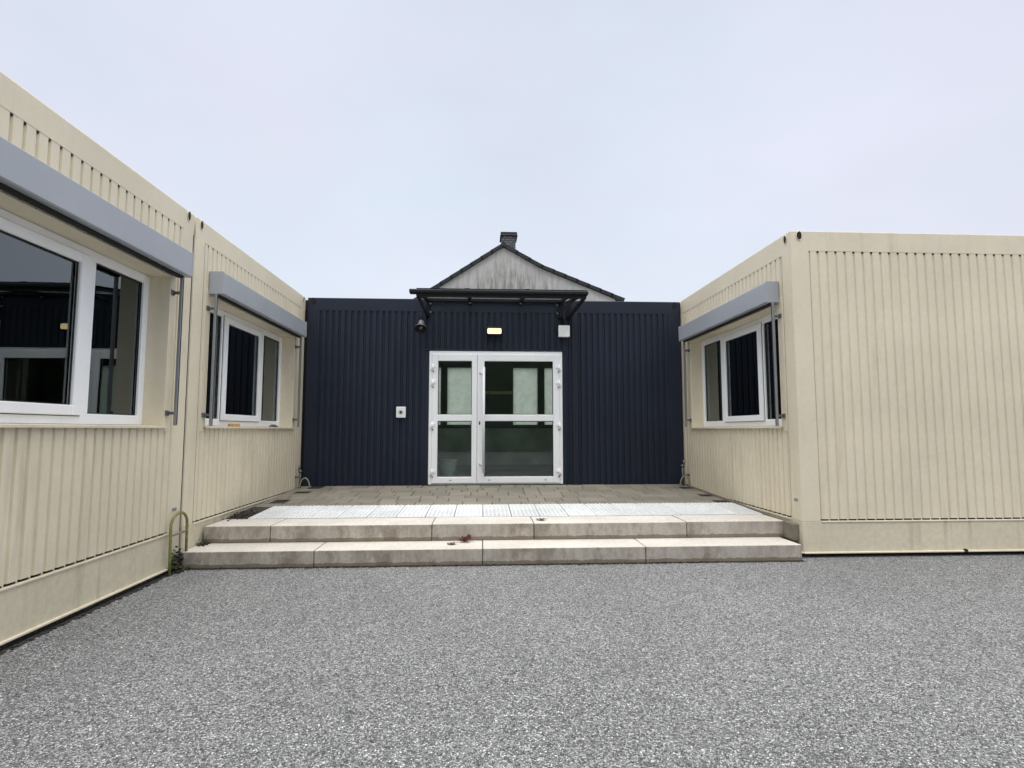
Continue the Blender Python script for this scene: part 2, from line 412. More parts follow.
# ------------------------------------------------------------------ containers
def side_container(name, label, fr, y0, y1, top, win, zr=.318, depth=6.0, front_ribs=False, shift=0., tilt=0.):
    """module whose long window wall lies in frame fr from y0 to y1"""
    root = thing(name, label, 'container', (fr.o.x, y0, 0), None)
    px = .165
    # corner posts and rails of the window face
    each('corner_post', 'beige', root, fr, [((y0, y0 + px), (-px, 0), (zr - .016, 2.652)), ((y1 - px, y1), (-px, 0), (zr - .016, 2.652))], .010, 2, 'vertical')
    t = MB()
    t.box(fr, (y0, y1), (-depth, 0), (2.652, top), .010, 2, 'top')
    t.build('roof_frame', 'beige', root)
    lip = MB(); lip.box(fr, (y0 + px, y1 - px), (-.03, -.006), (2.638, 2.6515)); lip.build('rib_top_shade', 'dark', root)  # dark strip showing in the grooves as the roof frame's shadow
    b = MB(); b.box(fr, (y0, y1), (-depth, 0), (.035, zr - .016), .005)
    b.build('floor_frame', 'beige_base', root)
    b = MB(); b.box(fr, (y0 + .001, y1 - .001), (-.05, .014), (.033, .047), .003); b.build('bottom_lip', 'beige', root)
    b = MB(); b.box(fr, (y0 + px + .002, y1 - px - .002), (-.02, .007), (zr - .026, zr - .014), .002); b.build('ledge', 'beige', root)
    g = MB(); g.box(fr, (y0 + px, y1 - px), (-.06, -.0225), (zr - .016, zr + .01))
    g.build('rib_foot_shade', 'dark', root)  # dark backing gives the shade below the rib crowns
    s0 = win; s1 = win + 2.16
    w = MB(); zz = zr
    a0, a1 = y0 + px, y1 - px
    lo, hi = max(a0, s0 - .085), min(a1, s1 + .085)
    if lo > a0: ribs(w, fr, a0, lo, zz, 2.652, shift, .014, foot=.014)
    if hi < a1: ribs(w, fr, hi, a1, zz, 2.652, shift, .014, foot=.014)
    ribs(w, fr, lo, hi, zz, 1.092, shift, .014, foot=.014); ribs(w, fr, lo, hi, 2.237, 2.652, shift, .014)
    w.build('ribbed_wall', 'beige', root)
    # wall core round the opening, then lining of the room
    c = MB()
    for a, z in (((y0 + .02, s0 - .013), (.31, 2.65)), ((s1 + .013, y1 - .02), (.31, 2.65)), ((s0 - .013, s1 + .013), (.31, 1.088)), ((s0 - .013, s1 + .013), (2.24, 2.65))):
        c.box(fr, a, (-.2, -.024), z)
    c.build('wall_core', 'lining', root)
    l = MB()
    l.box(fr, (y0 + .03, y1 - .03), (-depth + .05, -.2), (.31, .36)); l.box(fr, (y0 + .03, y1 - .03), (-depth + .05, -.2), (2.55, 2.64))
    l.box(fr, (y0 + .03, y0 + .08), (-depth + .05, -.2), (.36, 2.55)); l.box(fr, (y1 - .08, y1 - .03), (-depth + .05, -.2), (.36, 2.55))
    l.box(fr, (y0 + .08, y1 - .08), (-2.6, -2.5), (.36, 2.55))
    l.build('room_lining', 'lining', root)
    # far end wall and the two long sides
    e = MB()
    e.box(fr, (y0 + .005, y1 - .005), (-depth, -depth + .05), (.30, 2.652))
    if not front_ribs: e.box(fr, (y0 + .004, y0 + .03), (-depth + .05, -px), (.30, 2.652))
    e.box(fr, (y1 - .03, y1 - .004), (-depth + .05, -px), (.30, 2.652))
    e.build('outer_wall', 'beige', root)
    window(root, fr, s0, 1, None, tilt)
    for s in (y0 + .085, y1 - .085): hole_shade_disc(root, fr, s, 2.777)
    return root

lc1 = side_container('container_building', 'beige container at the left edge, nearest the viewer, with the large double window', LEFT, 1.700, 4.526, TOPL, 2.067, .318, shift=.0, tilt=-.5)
lc2 = side_container('container_building', 'beige left container beside the steps, between the yellow hoop and the blue wall', LEFT, 4.556, 7.385, TOPL + .004, 4.842, .335, shift=.03)
rc = side_container('container_building', 'beige container on the right, its ribbed side turned to the courtyard corner', RIGHT, FR, FR + 2.83, TOPR, 4.905, .318, front_ribs=True, shift=.01)
# the ribbed long front of the right container
RB0, RB1 = 2.882, 8.55
w = MB(); ribs(w, FRONT, RB0, RB1, .318, 2.652, .02, dep=.011, foot=.014, shape=(.0575, .0645, .0755)); w.build('ribbed_wall', 'beige', rc)
each('corner_post', 'beige', rc, FRONT, [((RB1, 8.716), (-.165, 0), (.302, 2.652))], .010, 2, 'vertical')
each('ledge', 'beige', rc, FRONT, [((RB0 + .002, RB1 - .002), (-.02, .007), (.292, .304))], .002)
g = MB(); g.box(FRONT, (RB0, RB1), (-.06, -.019), (.302, .334)); g.build('rib_foot_shade', 'dark', rc)  # same dark backing for the shade under the front ribs
g = MB(); g.box(FRONT, (RB0, RB1), (-.06, -.024), (.334, 2.652)); g.build('wall_core', 'lining', rc)
g = MB(); g.box(FRONT, (RB0, RB1), (-.03, -.006), (2.638, 2.6515)); g.build('rib_top_shade', 'dark', rc)  # shadow of the roof frame in the front grooves, as a dark strip
g = MB(); g.box(FRONT, (WR + .001, 8.716), (-.05, .014), (.033, .047), .003); g.build('bottom_lip', 'beige', rc)
g = MB(); g.tube([FRONT(4.14, .0, .045), FRONT(4.14, .02, .045)], .015, 12); g.build('drain_plug', 'dark', rc)
hole_shade_disc(rc, FRONT, WR + .078, 2.787)
# small number plates near the foot of the posts
g = MB(); g.box(LEFT, (4.40, 4.46), (0, .003), (.462, .485), .001); g.build('type_plate', 'alu', lc1)
g = MB(); g.box(RIGHT, (4.70, 4.76), (0, .003), (.462, .485), .001); g.build('type_plate', 'alu', rc)
# dark strip in the seam of the left pair, standing in for its shade
g = MB(); g.box(LEFT, (4.5265, 4.5555), (-.05, -.014), (.05, 2.70)); g.build('seam_shade_strip', 'dark', lc1)

# ------------------------------------------------------------------ blue building
bl = thing('entrance_building', 'dark blue ribbed entrance container at the back, with the white glazed door', 'container', (0, FB, 0))
X0, X1 = WL + .035, WR - .012
each('corner_post', 'blue', bl, BLUE, [((X0, -2.184), (-.165, 0), (.34, 2.652)), ((2.53, X1), (-.165, 0), (.34, 2.652))], .010, 2, 'vertical')
each('corner_gap_shade', 'dark', bl, BLUE, [((WL - .05, X0 + .002), (-.20, -.06), (.05, 2.80)), ((X1 - .002, WR + .05), (-.20, -.06), (.05, 2.80))])  # dark strips fill the gaps beside the blue wall in place of shade
p = MB(); p.box(BLUE, (X0, X1), (-2.5, 0), (2.652, TOPB), .010, 2, 'top'); p.build('roof_frame', 'blue', bl)
p = MB(); p.box(BLUE, (X0 + .17, X1 - .17), (-.03, -.006), (2.638, 2.6515)); p.build('rib_top_shade', 'dark', bl)  # frame shadow in the blue grooves, as a dark strip
DX0, DX1, DZ0, DZ1 = -.700, 1.073, .362, 2.122
w = MB()
ribs(w, BLUE, -2.184, -.755, .345, 2.652, .02, .014, 0., (.046, .054, .073)); ribs(w, BLUE, -.755, DX1 + .04, DZ1 + .022, 2.652, .02, .014, 0., (.046, .054, .073))
ribs(w, BLUE, DX1 + .04, 2.53, .345, 2.652, .02, .014, 0., (.046, .054, .073))
w.build('ribbed_wall', 'blue', bl)
each('door_surround', 'blue', bl, BLUE, [((-.755, DX0), (-.08, .002), (.345, DZ1 + .0015)), ((DX1, DX1 + .042), (-.08, .002), (.345, DZ1 + .0015)), ((-.757, DX1 + .044), (-.08, .012), (DZ1 + .002, DZ1 + .022))], .003)
t = MB(); t.box(BLUE, (1.205, 1.285), (-.01, .024), (.345, 2.65), .006); t.build('seam_cover', 'blue', bl)
each('seam_joint', 'dark', bl, BLUE, [((1.188, 1.2045), (-.012, .0035), (.345, 2.638)), ((1.2855, 1.300), (-.012, .0035), (.345, 2.638)), ((1.240, 1.247), (.0235, .0255), (.345, 2.65))])
c = MB(); c.box(BLUE, (X0 + .01, -.755), (-.1, -.03), (.34, 2.65)); c.box(BLUE, (DX1 + .04, X1 - .01), (-.1, -.03), (.34, 2.65)); c.box(BLUE, (-.755, DX1 + .04), (-.1, -.03), (DZ1 + .02, 2.65))
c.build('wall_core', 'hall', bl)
for s in (X0 + .075, X1 - .075): hole_shade_disc(bl, BLUE, s, 2.777)
# hall behind the door: floor, ceiling, back wall with four frosted lights
h = MB(); h.box(BLUE, (X0, X1), (-2.5, -.1), (.30, .358)); h.build('hall_floor', 'hall_floor', bl)
h = MB(); h.box(BLUE, (X0, X1), (-2.48, -.1), (2.5, 2.65))
h.box(BLUE, (X0, X0 + .05), (-2.48, -.1), (.358, 2.5)); h.box(BLUE, (X1 - .05, X1), (-2.48, -.1), (.358, 2.5))
op = [(-1.5, -.725), (-.613, -.10), (.548, .985), (1.105, 1.8)]
B0, B1 = -2.5, -2.42
h.box(BLUE, (X0 + .05, X1 - .05), (B0, B1), (.358, 1.16)); h.box(BLUE, (X0 + .05, X1 - .05), (B0, B1), (2.17, 2.5))
xs = [X0 + .05] + [v for o in op for v in o] + [X1 - .05]
for i in range(0, len(xs), 2): h.box(BLUE, (xs[i], xs[i + 1]), (B0, B1), (1.16, 2.17))
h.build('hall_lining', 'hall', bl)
for o in op:
    g = MB(); g.box(BLUE, o, (-2.47, -2.462), (1.16, 2.17)); g.build('hall_window', 'frosted', bl)
g = MB(); g.box(BLUE, (X0 + .055, X1 - .055), (-2.4195, -2.412), (.46, 1.10)); g.build('added_pale_panel', 'pale_green', bl)  # pale panel added to lighten the lower door panes
g = MB(); g.box(BLUE, (-.02, .52), (-2.40, -2.37), (1.70, 1.755), .006); g.build('hall_rail', 'yellow', bl)
g = MB(); g.box(BLUE, (X0 + .05, X1 - .05), (-2.4195, -2.405), (.36, .45), .004); g.build('skirting', 'alu', bl)

# door set
dr = MB(); DD = .004
for a, z in (((DX0, DX0 + .05), (DZ0, DZ1)), ((DX1 - .05, DX1), (DZ0, DZ1)), ((DX0 + .05, DX1 - .05), (DZ1 - .05, DZ1))):
    dr.box(BLUE, a, (-.07, DD), z, .004)
dr.box(BLUE, (DX0 + .05, DX1 - .05), (-.07, -.004), (DZ0, DZ0 + .02))
door = dr.build('entrance_door', 'upvc', bl); door['label'] = 'white double door with four glass panes'
XS = -.065
def leaf(x0, x1, gx0, gx1):
    m = MB(); F = (-.055, DD + .014); z0, z1 = DZ0 + .016, DZ1 - .042
    m.box(BLUE, (x0, gx0), F, (z0, z1), .006); m.box(BLUE, (gx1, x1), F, (z0, z1), .006)
    for z in ((z0, .462), (1.189, 1.275), (1.986, z1)): m.box(BLUE, (gx0, gx1), (F[0], F[1] - .0005), z, .006)
    lf = m.build('door_leaf', 'upvc', door)
    k = MB()
    for u, v in ((.462, 1.189), (1.275, 1.986)):
        for a, z in (((gx0, gx0 + .008), (u, v)), ((gx1 - .008, gx1), (u, v)), ((gx0 + .008, gx1 - .008), (u, u + .008)), ((gx0 + .008, gx1 - .008), (v - .008, v))):
            k.box(BLUE, a, (-.012, .0), z)
    k.build('gasket', 'gasket', door)
    for u, v in ((.462, 1.189), (1.275, 1.986)):
        g = MB(); g.box(BLUE, (gx0 + .008, gx1 - .008), (-.012, -.004), (u + .008, v - .008)); g.build('door_pane', 'glass_door', door)
leaf(DX0 + .04, XS - .002, -.582, -.137); leaf(XS + .002, DX1 - .04, .030, .945)
for x in (DX0 + .046, DX1 - .046):
    for z in (.52, 1.13, 1.69, 1.90):
        hg = MB(); hg.tube([BLUE(x, DD + .026, z - .045), BLUE(x, DD + .026, z + .045)], .011, 10)
        sgn = 1 if x < 0 else -1
        hg.box(BLUE, sorted((x, x + sgn * .045)), (DD + .0145, DD + .024), (z - .004, z + .03), .002)
        hg.box(BLUE, sorted((x - sgn * .03, x)), (DD + .0005, DD + .014), (z - .035, z + .0), .002)
        hg.build('hinge', 'upvc', door)
        each('hinge_pin', 'gasket', door, BLUE, [(sorted((x + sgn * .004, x + sgn * .020)), (DD + .0245, DD + .030), (z - .062, z - .048))], .001)
hd = MB()
hd.tube([BLUE(.022, DD + .075, .52), BLUE(.022, DD + .075, 1.90)], .0165, 14)
for z in (.62, 1.82): hd.tube([BLUE(-.022, DD + .014, z), BLUE(.0, DD + .045, z), BLUE(.022, DD + .075, z)], .011, 10)
hd.build('pull_handle', 'white', door)
k = MB(); k.box(BLUE, (-.040, -.024), (DD + .0142, DD + .022), (1.14, 1.185), .003); k.build('lock_plate', 'gasket', door)
k = MB()
for x in (-.41, .10, .84): k.box(BLUE, (x - .015, x + .015), (DD + .0142, DD + .018), (.415, .424), .001)
k.build('drain_cap', 'alu', door)
each('handle_mount', 'alu', door, BLUE, [((-.036, -.010), (DD + .0142, DD + .020), (z - .012, z + .012)) for z in (.62, 1.82)], .002)

# ------------------------------------------------------------------ canopy
cy = 6.15; cn = thing('door_canopy', 'black steel and glass canopy over the entrance door', 'canopy', (.17, FB, 2.6))
m = MB()
m.prism([(-.812, cy - .045, 2.604), (-.812, cy - .038, 2.598), (-.812, cy + .06, 2.598), (-.812, cy + .06, 2.628), (-.812, cy - .01, 2.643), (-.812, cy - .038, 2.637), (-.812, cy - .045, 2.625)], (2.005, 0, 0))
m.build('gutter_beam', 'black_steel', cn)
m = MB(); m.prism([(-.740, cy - .002, 2.5985), (-.740, cy + .002, 2.568), (-.740, cy + .05, 2.566), (-.740, cy + .055, 2.5985)], (1.915, 0, 0)); m.build('gutter', 'dark', cn)
m = MB(); m.box(BLUE, (-.735, 1.10), (.002, .045), (2.782, 2.826), .005); m.build('wall_rail', 'black_steel', cn)
def arm(x, w, solid, low=2.585):
    m = MB(); ya, yb = FB - .003, cy + .04
    tp = [(ya, 2.818), (yb, 2.640), (yb, 2.612), (ya, 2.782)]
    bt = [(ya, low + .022), (yb, low + .012), (yb, low - .012), (ya, low - .014)]
    for poly in (tp, bt): m.prism([(x - w / 2, y, z) for y, z in poly], (w, 0, 0))
    m.box(WORLD, (x - w / 2 - .012, x + w / 2 + .012), (ya - .012, ya), (2.56, 2.815), .002)
    a = m.build('canopy_arm', 'black_steel', cn)
    b = MB()
    for z in (2.64, 2.755): b.tube([(x + (.035 if x < 0 else -.035), ya - .008, z), (x + (.035 if x < 0 else -.035), ya - .026, z)], .011, 8)
    if solid: b.build('bolt', 'alu', a)
    else: b.bm.free()
arm(-.725, .036, True); arm(1.045, .034, True); arm(1.168, .038, False)
for x in (-.165, .51):
    m = MB(); ya, yb = FB - .045, cy + .03
    m.prism([(x - .022, y, z) for y, z in ((ya, 2.822), (yb, 2.645), (yb, 2.612), (ya, 2.785))], (.044, 0, 0))
    m.box(WORLD, (x - .025, x + .025), (FB - .06, FB - .002), (2.745, 2.785), .004)
    a = m.build('glazing_bar', 'black_steel', cn)
    b = MB(); b.tube([(x, FB - .058, 2.76), (x, FB - .075, 2.755)], .010, 8); b.build('bolt', 'alu', a)
m = MB(); m.prism([(-.74, FB - .01, 2.829), (1.19, FB - .01, 2.829), (1.19, cy + .02, 2.654), (-.74, cy + .02, 2.654)], (0, 0, .008)); m.build('glass_roof', 'glass_roof', cn)
for x in (-.17, .51, ):
    m = MB(); m.box(WORLD, (x - .03, x + .03), (cy - .02, cy + .06), (2.643, 2.658), .003); m.build('clamp', 'black_steel', cn)

# ------------------------------------------------------------------ things on the blue wall
hn = thing('horn_loudspeaker', 'grey horn loudspeaker on the blue wall left of the canopy', 'loudspeaker', (-.82, FB, 2.45))
P0 = Vector((-.797, FB - .13, 2.495)); ax = Vector((0, -.50, -.866)).normalized()
prof = [(0, .030), (.030, .040), (.055, .044), (.065, .042), (.085, .054), (.105, .070), (.125, .086), (.135, .092)]
m = MB(); n = 28; rings = []
u = Vector((1, 0, 0)); v = ax.cross(u)
def ring(d, r): return [m.bm.verts.new(P0 + ax * d + (u * math.cos(2 * math.pi * k / n) + v * math.sin(2 * math.pi * k / n)) * r) for k in range(n)]
for d, r in prof + [(.136, .087)]: rings.append(ring(d, r))
for A, B in zip(rings, rings[1:]):
    for k in range(n): m.bm.faces.new((A[k], A[(k + 1) % n], B[(k + 1) % n], B[k])).smooth = True
m.bm.faces.new(rings[0]); m.build('horn', 'horn', hn)
m = MB(); rings = [ring(d, r) for d, r in [(.1355, .087), (.11, .066), (.085, .042), (.08, .004)]]
for A, B in zip(rings, rings[1:]):
    for k in range(n): m.bm.faces.new((A[k], A[(k + 1) % n], B[(k + 1) % n], B[k])).smooth = True
m.build('shaded_horn_mouth', 'dark', hn)  # inside coloured near-black in place of the shade in the horn
m = MB(); m.tube([P0 + ax * .081, P0 + ax * .125], [.024, .016], 14); m.build('driver_cone', 'alu', hn)
m = MB(); m.tube([BLUE(-.815, .012, 2.655), BLUE(-.815, .04, 2.60), P0 + Vector((0, 0, .01))], .010, 8)
m.box(BLUE, (-.845, -.785), (.002, .014), (2.42, 2.56), .002); m.build('mounting_bracket', 'black_steel', hn)

lp = thing('wall_lamp', 'lit warm bulkhead lamp on the blue wall above the door', 'lamp', (.157, FB, 2.33))
m = MB(); m.box(BLUE, (.058, .262), (-.005, .07), (2.325, 2.445), .014, 2); m.build('lamp_housing', 'black_steel', lp)
m = MB(); m.box(BLUE, (.068, .252), (.06, .098), (2.346, 2.416), .012, 2); m.build('lamp_glass', 'lamp', lp)
m = MB(); m.box(BLUE, (.056, .264), (.065, .115), (2.418, 2.428), .002); m.build('lamp_hood', 'black_steel', lp)

bx = thing('junction_box', 'white square junction box on the blue wall right of the door', 'junction box', (1.10, FB, 2.31))
m = MB(); m.box(BLUE, (1.024, 1.162), (.0, .060), (2.318, 2.462), .005); m.build('box_body', 'white_box', bx)
m = MB(); m.box(BLUE, (1.018, 1.168), (.0605, .075), (2.312, 2.468), .008, 2); m.build('box_lid', 'white_box', bx)
m = MB(); m.tube([BLUE(1.094, .035, 2.460), BLUE(1.094, .03, 2.62)], .009, 8); m.build('cable_pipe', 'black_steel', bx)

ic = thing('door_bell', 'small white bell plate on the blue wall left of the door', 'door bell', (-1.06, FB, 1.23))
m = MB(); m.box(BLUE, (-1.122, -.998), (.0, .034), (1.232, 1.376), .008, 2); m.build('bell_plate', 'white', ic)
m = MB(); m.tube([BLUE(-1.06, .034, 1.304), BLUE(-1.06, .042, 1.304)], .015, 16); m.build('bell_button', 'gasket', ic)
m = MB(); m.tube([BLUE(-1.06 + .024 * math.cos(t), .035, 1.304 + .024 * math.sin(t)) for t in [math.pi * i / 10 for i in range(21)]], .003, 6, False); m.build('button_ring', 'alu', ic)

wb = MB(); wb.tube([(-.47, FB + .55, .358), (-.47, FB + .55, .64)], [.10, .125], 20); wb.tube([(-.47, FB + .55, .64), (-.47, FB + .55, .655)], .132, 20)
o = wb.build('waste_bin', 'pale_green'); rebase(o, (-.47, FB + .55, .358)); tag(o, 'pale grey bin seen dimly behind the lower left door pane', 'waste bin')

# ------------------------------------------------------------------ curtains and sill items
curtain('olive curtain behind the far pane of the left window beside the steps', LEFT, 6.38, 6.98, 'curtain', -.34)
curtain('dark brown curtain behind the right pane of the nearest left window', LEFT, 3.78, 4.14, 'curtain_brown', -.34)
curtain('olive curtain behind the far pane of the right container window', RIGHT, 6.42, 7.0, 'curtain', -.34)

m = MB(); m.box(LEFT, (5.40, 5.56), (-.06, -.01), (1.097, 1.135), .003); o = m.build('wooden_block', 'wood')
rebase(o, LEFT(5.48, -.03, 1.1)); tag(o, 'small raw wooden block lying on the left window sill', 'wooden block')
m = MB(); m.box(LEFT, (6.46, 6.62), (-.075, -.03), (1.099, 1.125), .004); m.box(LEFT, (6.49, 6.58), (-.07, -.035), (1.124, 1.136), .003); o = m.build('metal_bracket', 'steel')
rebase(o, LEFT(6.54, -.05, 1.1)); tag(o, 'small grey metal piece on the sill under the olive curtain', 'metal piece')

# ------------------------------------------------------------------ ground, deck, steps
m = MB(); m.quad((-150, -150, 0), (150, -150, 0), (150, 150, 0), (-150, 150, 0)); tag(m.build('ground', 'gravel'), None, None, kind='structure')

def sblock(mb, x0, x1, y0, y1, z0, z1, j=.0015):
    mb.box(WORLD, (x0 + .0028, x1 - .0028), (y0 + random.uniform(-j, j), y1), (z0, z1 + random.uniform(-j, j)), .006, 2)
def step(label, xs, y0, y1, z0, z1):
    root = thing('stone_step', label, 'step', (0, y0, z0), None)
    for a, b in zip(xs, xs[1:]):
        m = MB(); sblock(m, a, b, y0, y1, z0, z1); m.build('step_block', 'stone', root)
    d = MB(); d.box(WORLD, (xs[0] + .01, xs[-1] - .01), (y0 + .012, y1), (z0 + .002, z1 - .008)); d.build('mortar_bed', 'dark', root)
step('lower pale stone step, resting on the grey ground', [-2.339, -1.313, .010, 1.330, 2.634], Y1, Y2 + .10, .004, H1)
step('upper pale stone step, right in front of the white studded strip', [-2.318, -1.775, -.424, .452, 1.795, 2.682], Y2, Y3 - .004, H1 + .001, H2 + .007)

m = MB(); pts = []
m.prism([(2.660, 4.70, H1 + .002), (2.660, 4.70, .270), (2.660, 4.855, .276), (2.660, 4.855, H1 + .002)], (.053, 0, 0))
m.prism([(2.684, 4.8555, H1 + .002), (2.684, 4.8555, .276), (2.684, 7.36, .36), (2.684, 7.36, H1)], (.029, 0, 0))
o = m.build('kerb_stone', 'kerb'); rebase(o, (2.66, 4.70, H1)); tag(o, 'taupe kerb along the foot of the right container, beside the steps', 'kerb')

# paving deck: bedding, pavers, white tactile tiles
m = MB()
m.prism([(-2.334, Y3, .05), (-2.334, Y3, deck_z(Y3) - .008), (-2.334, FB + .02, deck_z(FB) - .008), (-2.334, FB + .02, .05)], (5.014, 0, 0))
tag(m.build('deck_bedding', 'soil'), None, None, kind='structure')
def tilt_box(mb, x0, x1, y0, y1, th=.03, bev=.004, dz=0.):
    t = bmesh.new(); bmesh.ops.create_cube(t, size=1)
    for v in t.verts:
        x = x0 if v.co.x < 0 else x1; y = y0 if v.co.y < 0 else y1
        v.co = Vector((x, y, deck_z(y) + dz - (th if v.co.z < 0 else 0)))
    bmesh.ops.recalc_face_normals(t, faces=t.faces)
    bmesh.ops.bevel(t, geom=list(t.edges), offset=bev, segments=1, affect='EDGES'); mb.add(t)
HOLES = [(-2.25, -2.08, 6.16, 6.38), (-2.22, -2.05, 6.67, 6.88), (-2.18, -2.01, 7.09, 7.28), (2.52, 2.68, 6.98, 7.18), (2.52, 2.68, 6.39, 6.61), (2.52, 2.68, 5.90, 6.10)]
m = MB(); y = Y4 + .006; rows = [.19, .25, .19, .25, .19, .19, .25]; ri = 0
while y < FB - .02:
    y2 = min(y + rows[ri % 7], FB - .006); x = -2.33 - random.uniform(0, .12)
    while x < 2.675:
        x2 = x + random.choice((.19, .19, .25, .31))
        a, b = max(x, -2.33), min(x2, 2.68)
        if b - a > .03:
            cuts = [(a, b)]
            for (hx0, hx1, hy0, hy1) in HOLES:
                if y <= (hy0 + hy1) / 2 < y2:
                    nc = []
                    for (p, q) in cuts:
                        if q <= hx0 or p >= hx1: nc.append((p, q))
                        else:
                            if p < hx0: nc.append((p, hx0))
                            if q > hx1: nc.append((hx1, q))
                    cuts = nc
            for (p, q) in cuts:
                if q - p > .02: tilt_box(m, p + .0035, q - .0035, y + .0035, y2 - .0035, dz=random.uniform(-.002, .0015))
        x = x2
    y = y2; ri += 1
tag(m.build('paving', 'paver'), None, None, kind='structure')
m = MB(); TW = (2.678 + 2.12) / 18
for r_ in range(2):
    ya = Y3 + .003 + r_ * .315; yb = ya + .310
    for i in range(18):
        xa = -2.12 + i * TW; tilt_box(m, xa + .0035, xa + TW - .0035, ya, yb, dz=.004 + random.uniform(-.001, .001), bev=.003)
        for p in range(6):
            for q in range(7):
                cx, cy_ = xa + .016 + (TW - .032) * (p + .5) / 6, ya + .31 * (q + .5) / 7; z = deck_z(cy_) + .0035
                m.tube([(cx, cy_, z), (cx, cy_, z + .005), (cx, cy_, z + .0068)], [.0125, .0105, .006], 6)
tag(m.build('tactile_paving', 'tactile'), None, None, kind='structure')
# grates in the openings
for i, (a, b, c_, d) in enumerate(HOLES):
    m = MB(); k = a + .012
    while k < b - .01:
        q = MB; m.prism([(k, c_ + .01, deck_z(c_) - .010), (k, d - .01, deck_z(d) - .010), (k, d - .01, deck_z(d) - .004), (k, c_ + .01, deck_z(c_) - .004)], (.005, 0, 0)); k += .03
    o = m.build('drain_grate', 'gasket'); rebase(o, ((a + b) / 2, (c_ + d) / 2, deck_z(c_) - .01))
    side = 'left' if i < 3 else 'right'
    which = [{0: 'nearest to the white strip', 1: 'between the other two', 2: 'closest to the blue wall'}, {3: 'closest to the blue wall', 4: 'between the other two', 5: 'nearest to the white strip'}][i > 2][i]
    tag(o, 'small dark drain grate by the %s container wall, %s' % (side, which), 'grate', 'drain grates along the deck edges')

# dirt in the corners
def clump(name, pts, mat, label, seed):
    rnd = random.Random(seed); m = MB()
    for (cx, cy_, cz, sx, sy, sz, n) in pts:
        for i in range(n):
            x = cx + rnd.gauss(0, sx); y = cy_ + rnd.gauss(0, sy); z = cz + abs(rnd.gauss(0, sz)); r = rnd.uniform(.004, .013)
            t = bmesh.new(); bmesh.ops.create_icosphere(t, subdivisions=1, radius=r)
            for v in t.verts: v.co = Vector((x, y, z)) + Vector((v.co.x, v.co.y, v.co.z * .6)) * rnd.uniform(.7, 1.3)
            m.add(t)
    return tag(m.build(name, mat), label, None, None, 'stuff')
clump('dirt', [(-2.30, 4.47, .004, .02, .05, .015, 160), (-2.318, 4.49, .03, .009, .03, .07, 150), (-1.2, 4.520, .004, .35, .003, .002, 130), (.9, 4.520, .004, .5, .003, .002, 160), (-2.315, 4.2, .0, .01, .22, .004, 130), (-2.315, 3.2, .0, .008, .5, .003, 160), (-2.24, 5.5, deck_z(5.4) - .012, .045, .14, .010, 380), (-2.29, 4.80, H1, .018, .03, .010, 60)], 'soil', 'dark dirt gathered along the foot of the left containers', 3)
clump('moss', [(-2.322, 4.42, .03, .008, .02, .05, 60), (-2.30, 4.83, H1, .014, .03, .02, 40), (-2.30, 4.50, .01, .02, .02, .01, 40)], 'moss', 'green moss in the corner between left wall and steps', 5)
M['chips'] = island('loose_grey_chippings', (.06, .061, .063), (.50, .505, .515), .8, .15)
rnd = random.Random(21); V = []; F = []
def chip(x, y, r):
    b = len(V); a = rnd.uniform(0, math.pi); ca, sa = math.cos(a), math.sin(a)
    for (px_, py_, pz_) in ((1, 0, .1), (0, 1, 0), (-1, 0, .1), (0, -1, 0), (.1, .1, .75), (0, 0, -.4)):
        qx, qy = px_ * r * rnd.uniform(.7, 1.3), py_ * r * rnd.uniform(.45, .95)
        V.append((x + qx * ca - qy * sa + rnd.uniform(-.2, .2) * r, y + qx * sa + qy * ca + rnd.uniform(-.2, .2) * r, r * .25 + pz_ * r * rnd.uniform(.6, 1.1)))
    for f_ in ((0, 1, 4), (1, 2, 4), (2, 3, 4), (3, 0, 4), (1, 0, 5), (2, 1, 5), (3, 2, 5), (0, 3, 5)): F.append(tuple(b + k for k in f_))
for i in range(26000):
    y = 1.45 + 3.04 * rnd.random() ** 1.7; x = rnd.uniform(-2.30, 4.2)
    if abs(x - .055 * y) < .98 * y + .15: chip(x, y, rnd.uniform(.0028, .0062))
for i in range(1500):                                       # gathered along the foot of the steps and the right container
    x = rnd.uniform(-2.28, 2.66); chip(x, 4.515 - abs(rnd.gauss(0, .025)), rnd.uniform(.002, .006))
for i in range(900): chip(rnd.uniform(2.66, 6.5), 4.63 - abs(rnd.gauss(0, .03)), rnd.uniform(.002, .006))
for i in range(900): chip(-2.29 + abs(rnd.gauss(0, .03)), rnd.uniform(1.5, 4.4), rnd.uniform(.002, .005))
me = bpy.data.meshes.new('loose_chippings'); me.from_pydata(V, [], F); me.materials.append(M['chips'])
o = bpy.data.objects.new('loose_chippings', me); C.objects.link(o); tag(o, 'loose grey stone chippings lying on the yard', None, None, 'stuff')
# earthy strip under the container edges and along the foot of the steps
m = MB(); m.quad((-2.36, 1.4, .004), (-2.328, 1.4, .004), (-2.315, 4.53, .004), (-2.36, 4.53, .004))
rnd = random.Random(4); x = -2.30
pr = [(x + i * .05, 4.506 + rnd.uniform(-.008, .008)) for i in range(100)]
for (a, ya), (b, yb) in zip(pr, pr[1:]): m.quad((a, ya, .0042), (b, yb, .0042), (b, 4.56, .0042), (a, 4.56, .0042))
tag(m.build('soil_joint', 'soil'), None, None, kind='structure')

